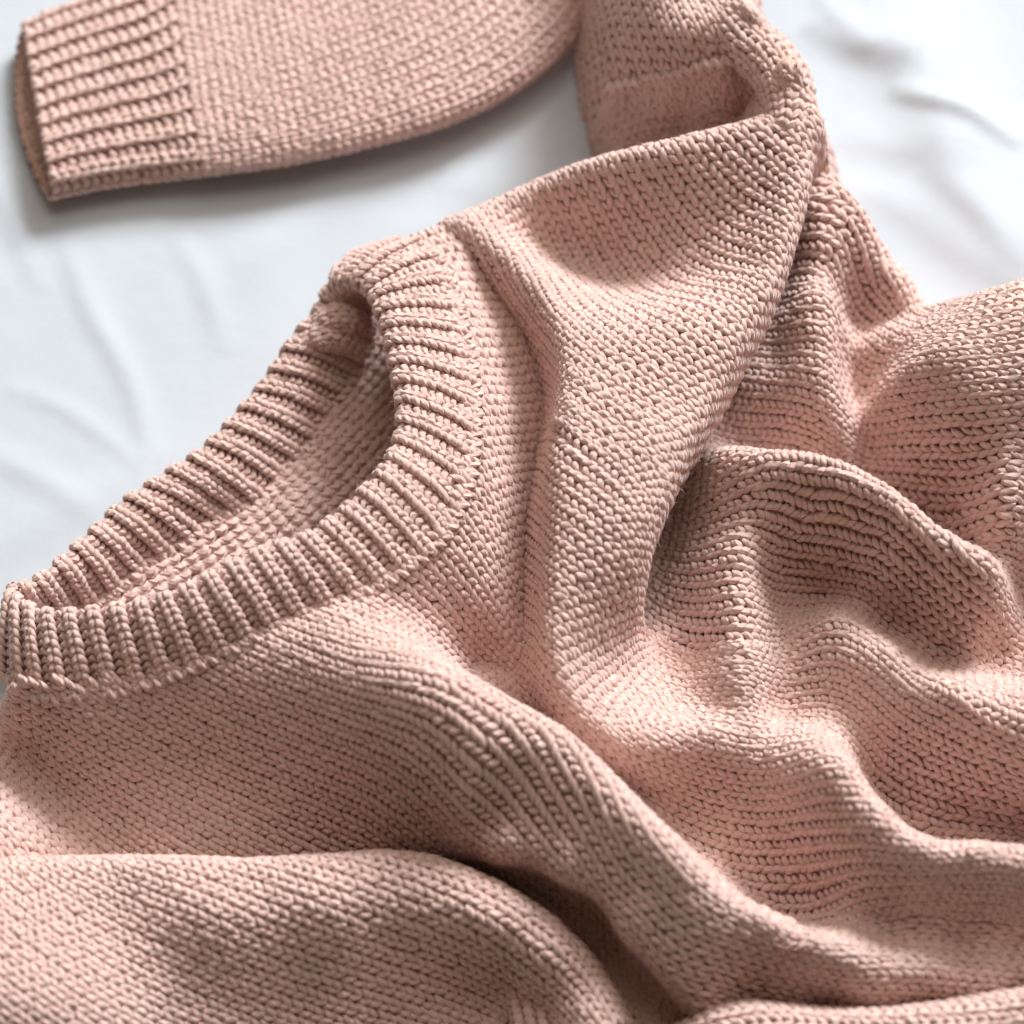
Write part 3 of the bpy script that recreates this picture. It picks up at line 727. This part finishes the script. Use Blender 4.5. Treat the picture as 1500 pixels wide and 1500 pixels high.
# the turn at the shoulder
t, o = P(494, 414, 29), P(545, 368, 20)
prof.append([t + [14, -2, -14], t + [6, -3, -6], t, t + (o - t) * .25 + [-1, 2, 2], t + (o - t) * .6 + [-2, 3, 0], o + [0, 4, -8]])
t = P(482, 432, 25)
prof.append([P(545, 470, 12), P(515, 452, 22), t, t + [-1, 4, -6], t + [4, 9, -14], t + [10, 12, -22]])
for T, I in BACKB:
    t, i = P(*T), P(*I)
    d = t - i; d[2] = 0; L = np.linalg.norm(d); d /= L
    i1 = i + (t - i) * .4; i1[2] += 3.0
    i2 = i + (t - i) * .78; i2[2] += 3.4
    o1 = t + d * 2.5; o1[2] -= 5
    o2 = t + d * 3.0; o2[2] = o1[2] * .5
    prof.append([i1, i2, t, o1, o2, np.array([o2[0], o2[1], 0.5])] if False else [i, i + (t - i) * .55 + [0, 0, 4.0], t, t + d * 2.5 + [0, 0, -5], t + d * 3.2 + [0, 0, -t[2] * .6], t + d * 3 + [0, 0, -t[2] + .5]])
prof = np.array(prof)                                       # station, 6 points, xyz
# across: resample each station; along: spline through the stations
NCR = 19
across = np.array([catmull(p, n=NCR) for p in prof])
def closed_rows(ctrl, sub=14):
    q = np.concatenate([ctrl[-1:], ctrl, ctrl[:2]], 0); out = []
    for k in range(len(ctrl)):
        p0, p1, p2, p3 = q[k:k + 4]
        for t in np.arange(sub) / sub:
            out.append(0.5 * ((2 * p1) + (-p0 + p2) * t + (2 * p0 - 5 * p1 + 4 * p2 - p3) * t * t + (-p0 + 3 * p1 - 3 * p2 + p3) * t ** 3))
    return np.array(out + [out[0]])
fine = closed_rows(across)                                  # along, across, xyz
mid = fine[:, NCR // 2]
sl = 0.5 * (arclen(mid) + arclen(fine[:, 3 * NCR // 4]))
NB = int(round(sl[-1] / 4.9 / 2)) * 2
tt = np.linspace(0, sl[-1], NB + 1)
# knit columns broader than the purl grooves
tt[1::2] += (tt[1] - tt[0]) * 0.16
XN = np.stack([np.stack([np.interp(tt, sl, fine[:, k, c]) for c in range(3)], -1) for k in range(NCR)], 1)
nn = normals(XN)
if nn[10, NCR - 4, 2] < 0: XN = XN[:, ::-1].copy()
pur = np.arange(NB) % 2 == 1
# hand-made unevenness: the band sags and swells a little along its length
wv = np.cumsum(rng.normal(0, 1, (NB + 1,))); wv = wv - np.linspace(wv[0], wv[-1], NB + 1); wv = np.convolve(np.pad(wv, 3, mode='wrap'), np.ones(7) / 7, 'valid'); wv = wv / np.abs(wv).max()
XN = XN + normals(XN) * (1.6 * wv[:, None, None] * np.sin(np.linspace(0.2, 2.9, NCR))[None, :, None])
# knit columns stand proud, purl grooves sink
nn = normals(XN)
kn = np.ones((NB, NCR - 1), bool)
XK = XN.copy()
neckband = knit_patch('neckband', sweater, XK, kn, r=1.32, purl=pur, column_name='rib', lift=np.where(pur, -1.15, 0.75), back_off=1.8)

# seam loops where the band is joined to the front
def seam(name, pts, parent, r=1.15, pitch=4.4, amp=1.7):
    c = catmull(pts, step=pitch)
    t = np.gradient(c, axis=0); t /= np.linalg.norm(t, axis=1, keepdims=True)
    n = np.zeros_like(c); n[:, 2] = 1
    s = np.cross(t, n); s /= np.linalg.norm(s, axis=1, keepdims=True)
    # node grid two wide so that the stitch code can be reused
    g = np.stack([c - s * amp * 1.6, c + s * amp * 1.6], 0)
    nrm = normals(np.concatenate([g, g[-1:] + (g[-1:] - g[:1])], 0))[:2]
    if nrm[0, len(c) // 2, 2] < 0: g = g[::-1].copy(); nrm = -nrm[::-1]
    J = np.arange(len(c) - 2).astype(float); I = np.zeros(len(J))
    A = np.array([(0.1, -0.1, -0.9, .6), (0.25, 0.25, .55, 1), (0.55, .55, .9, 1.05), (0.85, .85, .4, .95), (0.95, 1.15, -.9, .6)])
    jit = rng.normal(0, 1, (len(J), 3)) * [0.07, 0.08, 0.08]
    V, Q, U = strands(g, nrm, I, J, A, r, jit, rng.random(len(J)))
    B = np.array([(0.95, -0.25, -0.9, .5), (0.8, 0.05, .3, .9), (0.5, .2, .6, .95), (0.15, .5, .2, .9), (0.05, .8, -.9, .5)])
    V2, Q2, U2 = strands(g, nrm, I, J, B, r, jit, rng.random(len(J)))
    return mesh_obj(name, np.vstack([V, V2]), np.vstack([Q, Q2 + len(V)]), YARN, parent, np.vstack([U, U2]), kind='stuff')
seam('seam_stitching', [P(*o) + [0, 0, 0.8] for t, o in FRONT], neckband)
seam('seam_stitching', [P(*i) + [0, 0, 1.0] for t, i in BACKB], neckband)

# ---------------------------------------------------------------- inside of the back, purl side up
IN = [i for t, i in BACKB] + [(480, 650, 9), (440, 725, 11), (510, 700, 9), (590, 620, 6), (560, 740, 6), (460, 800, 9), (350, 840, 9), (250, 880, 8), (150, 920, 9), (640, 560, 4), (650, 700, 4), (600, 480, 6), (560, 560, 5), (100, 960, 8), (60, 920, 10), (600, 425, 12), (640, 470, 8), (548, 395, 13), (545, 440, 13)]
HI = blur(tps(hpts(IN)), 2)
XI, _ = wale_grid(HI, [[(548, 392), (610, 432), (680, 478)], [(590, 428), (645, 465), (700, 505)], [(560, 492), (610, 525), (660, 560)], [(503, 585), (560, 625), (620, 670)], [(457, 652), (515, 700), (580, 750)], [(405, 712), (455, 770), (510, 830)], [(310, 765), (350, 830), (390, 890)], [(190, 850), (230, 910), (270, 970)], [(85, 905), (110, 960), (140, 1010)]], back=6, relax=60)
ci = cell(XI)
neck_loop = [P(*i) for t, i in BACKB] + [P(*o) for t, o in FRONT] + [P(545, 372, 20), P(505, 440, 15)]
knit_patch('back_inside', sweater, XI, in_view(ci, 100) & (poly_dist(neck_loop, ci[..., 0], ci[..., 1]) < 7), purl=np.ones(len(XI), bool), r=1.4)

# ---------------------------------------------------------------- the sleeve lying at the back, with its cuff
ST = [((80, 290), (35, 44)), ((130, 279), (84, 22)), ((200, 268), (150, -2)), ((262, 263), (215, -26)), ((330, 258), (275, -70)), ((450, 242), (370, -120)), ((620, 202), (480, -210)), ((720, 163), (540, -270)),
      ((790, 118), (590, -340)), ((840, 68), (630, -410)), ((868, 8), (670, -480)), ((884, -60), (700, -540)), ((890, -140), (720, -600))]
TH = [13, 13, 13, 14, 17, 19, 20, 20, 20, 20, 20, 20, 20]      # thickness, mm
bot = np.array([P(a[0], a[1], 6) for a, b in ST]); top = np.array([P(b[0], b[1], 6) for a, b in ST])
bot = catmull(bot, n=300); top2 = []
cb = catmull(np.array([P(a[0], a[1], 6) for a, b in ST]), n=300)
def rows(ctrl, sub=20):
    q = np.concatenate([2 * ctrl[:1] - ctrl[1:2], ctrl, 2 * ctrl[-1:] - ctrl[-2:-1]], 0); out = []
    for k in range(len(ctrl) - 1):
        p0, p1, p2, p3 = q[k:k + 4]
        for t in np.arange(sub) / sub:
            out.append(0.5 * ((2 * p1) + (-p0 + p2) * t + (2 * p0 - 5 * p1 + 4 * p2 - p3) * t * t + (-p0 + 3 * p1 - 3 * p2 + p3) * t ** 3))
    return np.array(out + [ctrl[-1]])
ctrl = np.array([np.concatenate([P(a[0], a[1], 6), P(b[0], b[1], 6), [th]]) for (a, b), th in zip(ST, TH)])
fr = rows(ctrl)
ctr = (fr[:, :3] + fr[:, 3:6]) / 2
s_b = arclen(fr[:, :3]) * .75 + arclen(ctr) * .25
NJ = int(s_b[-1] / 4.1)
sj = np.linspace(0, s_b[-1], NJ + 1)
F = np.stack([np.interp(sj, s_b, fr[:, k]) for k in range(7)], -1)
ang = np.linspace(0, 2 * np.pi, 2001)
ex = np.sign(np.cos(ang)) * np.abs(np.cos(ang)) ** 0.55; ez = np.sign(np.sin(ang)) * np.abs(np.sin(ang)) ** 0.75
JC = 15                                                     # rows of ribbing in the cuff
ax = F[12, :3] + F[12, 3:6] - F[0, :3] - F[0, 3:6]; ax = ax / np.linalg.norm(ax)
def tube(NA):
    XS = np.zeros((NA + 1, NJ + 1, 3))
    for j in range(NJ + 1):
        c = (F[j, :3] + F[j, 3:6]) / 2; hv = (F[j, :3] - F[j, 3:6]) / 2; a = np.linalg.norm(hv[:2]); hv = hv / a
        th = F[j, 6]
        q = resample(np.stack([ex * a, th / 2 + ez * th / 2], -1), NA + 1)
        wob = 1.6 * np.sin(q[:, 0] * .05 + j * .06) * np.sin(j * .045 + 1.0) * (q[:, 1] > th * .6)
        XS[:, j] = c * [1, 1, 0] + hv[None] * q[:, :1] + np.array([0, 0, 1.0])[None] * (q[:, 1:] + 1.0 + wob[:, None])
    ph = np.linspace(0, 2 * np.pi, NA + 1)
    low = np.clip(-np.sin(ph), 0, 1) ** .7                  # the under layer of the cuff mouth sticks out a little
    for j in range(15):
        XS[:, j] -= ax[None] * (low * 9 * (1 - j / 15))[:, None]
    if normals(XS)[NA // 4, NJ // 2, 2] < 0: XS = XS[::-1].copy()
    return XS
NC_, NS_ = 40, 60                                           # columns round the cuff and round the sleeve
purl_s = np.arange(NC_) % 2 == 1
XCf = tube(NC_)[:, :JC + 1].copy()
cuff = knit_patch('cuff', sweater, XCf, np.ones((NC_, JC), bool), purl=purl_s, column_name='rib', lift=np.where(purl_s, -1.2, 0.6)[:, None] * np.clip((JC - np.arange(JC)) / 4, 0.05, 1)[None], r=1.45, back_off=1.8)
XS = tube(NS_)[:, JC:].copy()
under = (normals(XS)[:-1, :-1, 2] < -0.6)
knit_patch('sleeve', sweater, XS, in_view(cell(XS), 120) & ~under, r=1.3)

# ---------------------------------------------------------------- the fold at the shoulder: sleeve top and the hollow behind its lip
HU_P = [(866, -60, 38), (870, 0, 38), (885, 100, 33), (888, 200, 19), (950, 0, 52), (1000, 0, 58), (1060, 12, 66), (1100, 45, 68), (1135, 90, 68), (1150, 130, 66), (1160, 75, 66), (1178, 120, 64), (1184, 160, 61), (1150, 180, 58),
        (890, 132, 30), (1000, 106, 46), (1075, 86, 52), (1105, 84, 54), (900, 180, 21), (1000, 160, 32), (1080, 132, 36), (1118, 122, 40), (1000, 195, 26), (1090, 165, 33), (1122, 145, 38), (940, 218, 19), (950, -80, 58), (1050, -80, 66), (1100, -20, 67), (900, -120, 46), (1050, 200, 30)]
HU = blur(tps(hpts(HU_P), 6), 1)
PU = [P(*t) for t in [(905, -220, 42), (900, -60, 38), (902, 0, 38), (912, 100, 34), (912, 200, 20), (912, 250, 18), (1000, 215, 26), (1090, 200, 33), (1150, 200, 56), (1184, 165, 61), (1178, 120, 64), (1160, 75, 66), (1130, 42, 67), (1096, 24, 67), (1075, -20, 67), (1060, -220, 67)]]
HU = roll_off(HU, PU, k=4.0, r=5)
XU, _ = wale_grid(HU, [[(960, -280), (1050, -90), (1105, 25), (1150, 85), (1165, 140), (1155, 190)], [(920, -310), (1010, -120), (1070, 15), (1110, 70), (1132, 98)], [(865, -320), (955, -130), (1010, 0), (1070, 86)], [(810, -310), (900, -120), (940, 0), (985, 108)], [(760, -290), (845, -100), (872, 0), (902, 128)]], back=5, relax=60, extra=(8, 8))
seam_line = [P(*t) for t in [(860, 138, 32), (890, 132, 30), (1000, 106, 46), (1075, 86, 52), (1105, 84, 54), (1128, 100, 56), (1140, 135, 56), (1120, 160, 50)]]
pocket = seam_line + [P(1090, 190, 50), P(1000, 230, 40), P(860, 260, 26)]
cu = cell(XU); du = poly_dist(pocket, cu[..., 0], cu[..., 1])
knit_patch('shoulder_fold', sweater, XU, (cu[..., 2] > -1) & in_view(cu, 420) & (du > -5))
XV, _ = wale_grid(HU, [[(885, 142), (1000, 114), (1080, 94), (1128, 108)], [(888, 185), (1000, 155), (1090, 125), (1140, 120)], [(890, 232), (1000, 198), (1090, 170), (1140, 145)]], back=8, relax=40, extra=(0, 3))
cv = cell(XV)
inner_part = knit_patch('armhole_fold', sweater, XV - [0, 0, 1.0], (cv[..., 2] > -1) & (poly_dist(pocket, cv[..., 0], cv[..., 1]) < 6))
seam('seam_stitching', [p + [0, 0, 1.2] for p in seam_line[1:6]], inner_part, r=1.35)

# ---------------------------------------------------------------- second sleeve thrown across the front
CREST = [(-160, 1255, 28), (-60, 1262, 30), (0, 1268, 30), (150, 1266, 32), (350, 1270, 34), (480, 1263, 36), (560, 1257, 36), (630, 1264, 36), (720, 1300, 34), (790, 1345, 32), (840, 1400, 30), (872, 1450, 29), (897, 1510, 28), (915, 1600, 28)]
HC_P = CREST + [(300, 1335, 37), (480, 1325, 38), (620, 1325, 36), (710, 1370, 34), (785, 1405, 32), (848, 1485, 29), (735, 1440, 13), (790, 1500, 10), (690, 1415, 19), (300, 1430, 27), (450, 1435, 24), (590, 1405, 23), (660, 1445, 13), (300, 1530, 18), (500, 1530, 11), (640, 1510, 8), (720, 1500, 8),
                (110, 1440, 35), (0, 1390, 37), (0, 1500, 37), (150, 1540, 30), (-100, 1400, 36), (190, 1375, 31), (400, 1640, 5), (0, 1640, 20), (700, 1640, 5)]
HC = roll_off(blur(tps(hpts(HC_P), 8), 2), [P(*t) for t in CREST] + [P(900, 1900, 0), P(-300, 1900, 0)], k=4, r=5)
HC = np.maximum(HC, -30)
XC, _ = wale_grid(HC, [[(560, 1259), (640, 1278), (730, 1318), (800, 1368), (850, 1428), (885, 1505)], [(400, 1271), (520, 1283), (630, 1315), (720, 1368), (790, 1440), (830, 1510)], [(250, 1270), (380, 1297), (500, 1335), (610, 1375), (700, 1420), (760, 1480)],
                       [(120, 1268), (230, 1312), (350, 1362), (480, 1412), (600, 1455), (700, 1490)], [(0, 1270), (100, 1332), (220, 1402), (350, 1462), (480, 1505), (600, 1535)], [(-80, 1300), (0, 1380), (100, 1450), (220, 1520), (330, 1570)]], back=60, relax=100, extra=(10, 6))
cc = cell(XC)
knit_patch('front_sleeve', sweater, XC, (cc[..., 2] > -1) & in_view(cc, 240))

# ---------------------------------------------------------------- its cuff, peeping out below the fold
cf = np.array([[P(728, 1405, 9), P(738, 1440, 12), P(746, 1480, 13), P(752, 1520, 16), P(758, 1580, 13)],
               [P(770, 1418, 11), P(776, 1450, 15), P(778, 1485, 16), P(780, 1520, 17), P(786, 1580, 13)],
               [P(815, 1440, 12), P(815, 1465, 17), P(812, 1490, 16), P(812, 1522, 17), P(816, 1580, 13)],
               [P(870, 1470, 10), P(860, 1490, 15), P(850, 1510, 14), P(848, 1530, 14), P(850, 1580, 16)]])
NCF = 12
cfx = np.array([catmull(r, n=15) for r in cf]); cfx = np.array([catmull(cfx[:, k], n=NCF + 1) for k in range(15)]).transpose(1, 0, 2)
if normals(cfx)[5, 5, 2] < 0: cfx = cfx[::-1].copy()
pc = np.arange(NCF) % 2 == 1
knit_patch('front_cuff', sweater, cfx, np.ones((NCF, 14), bool), purl=pc, column_name='rib', lift=np.where(pc, -1.2, .8), r=1.25, back_off=1.6)

# ---------------------------------------------------------------- hem fold along the near edge
E_CR = [(960, 1560, 20), (1010, 1515, 26), (1057, 1490, 30), (1100, 1482, 32), (1200, 1492, 32), (1300, 1493, 34), (1400, 1482, 36), (1500, 1466, 38), (1620, 1450, 38)]
HE = roll_off(blur(tps(hpts(E_CR + [(1050, 1580, 28), (1200, 1570, 32), (1400, 1560, 36), (1600, 1540, 38), (1200, 1680, 10), (1500, 1680, 10), (1850, 1480, 32), (1850, 1620, 26)]), 8), 2), [P(*t) for t in E_CR] + [P(1800, 1400, 38), P(1800, 1800, 0), P(900, 1800, 0)], k=4, r=5)
XE, _ = wale_grid(HE, [[(1020, 1510), (1100, 1486), (1200, 1496), (1300, 1497), (1400, 1486), (1500, 1470), (1600, 1456)], [(1030, 1560), (1110, 1530), (1200, 1540), (1300, 1538), (1400, 1520), (1500, 1500), (1600, 1480)], [(1040, 1640), (1200, 1600), (1400, 1590), (1600, 1570)]], back=10, relax=40, extra=(5, 0))
ce = cell(XE)
knit_patch('hem_fold', sweater, XE, (ce[..., 2] > -1) & in_view(ce, 270))

# ---------------------------------------------------------------- rolled rim that closes the shoulder fold on the right
path = catmull(np.array([P(*t) for t in [(985, -60, 54), (1040, -18, 62), (1092, 40, 65), (1128, 72, 65), (1152, 108, 64), (1160, 150, 61), (1152, 195, 56), (1120, 235, 46)]]), step=4.1)
pt = np.gradient(path, axis=0); pt /= np.linalg.norm(pt, axis=1, keepdims=True)
side = np.cross(pt, [0, 0, 1.0]); side /= np.linalg.norm(side, axis=1, keepdims=True)
upv = np.cross(side, pt)
an = np.radians(np.linspace(-55, 235, 10)); rr_ = np.interp(np.arange(len(path)), [0, 8, len(path) - 10, len(path) - 1], [6, 10, 10, 6])
XR = np.stack([path + side * (np.cos(a) * rr_)[:, None] + upv * ((np.sin(a) - 1) * rr_)[:, None] + [0, 0, 2.0] for a in an], 0)
if normals(XR)[4, 20, 2] < 0: XR = XR[::-1].copy()
knit_patch('fold_rim', sweater, XR, np.ones((9, XR.shape[1] - 1), bool), r=1.4)

# ---------------------------------------------------------------- bunched ribs tucked in at the shoulder end of the neckband
for pts, rad in (([(462, 478, 22), (486, 462, 25), (516, 462, 24), (546, 482, 15)], 6.0), ([(446, 500, 20), (474, 486, 23), (508, 490, 20), (540, 512, 12)], 6.0)):
    path = catmull(np.array([P(*t) for t in pts]), step=3.9)
    pt = np.gradient(path, axis=0); pt /= np.linalg.norm(pt, axis=1, keepdims=True)
    side = np.cross(pt, [0, 0, 1.0]); side /= np.linalg.norm(side, axis=1, keepdims=True)
    upv = np.cross(side, pt)
    an = np.radians(np.linspace(-40, 220, 7)); rr_ = rad * np.sin(np.linspace(0.5, 2.7, len(path))) ** .5
    XT = np.stack([path + side * (np.cos(a) * rr_)[:, None] + upv * ((np.sin(a) - .6) * rr_)[:, None] for a in an], 0)
    if normals(XT)[3, len(path) // 2, 2] < 0: XT = XT[::-1].copy()
    knit_patch('neckband_tuck', sweater, XT, np.ones((6, XT.shape[1] - 1), bool), r=1.3, column_name='rib')
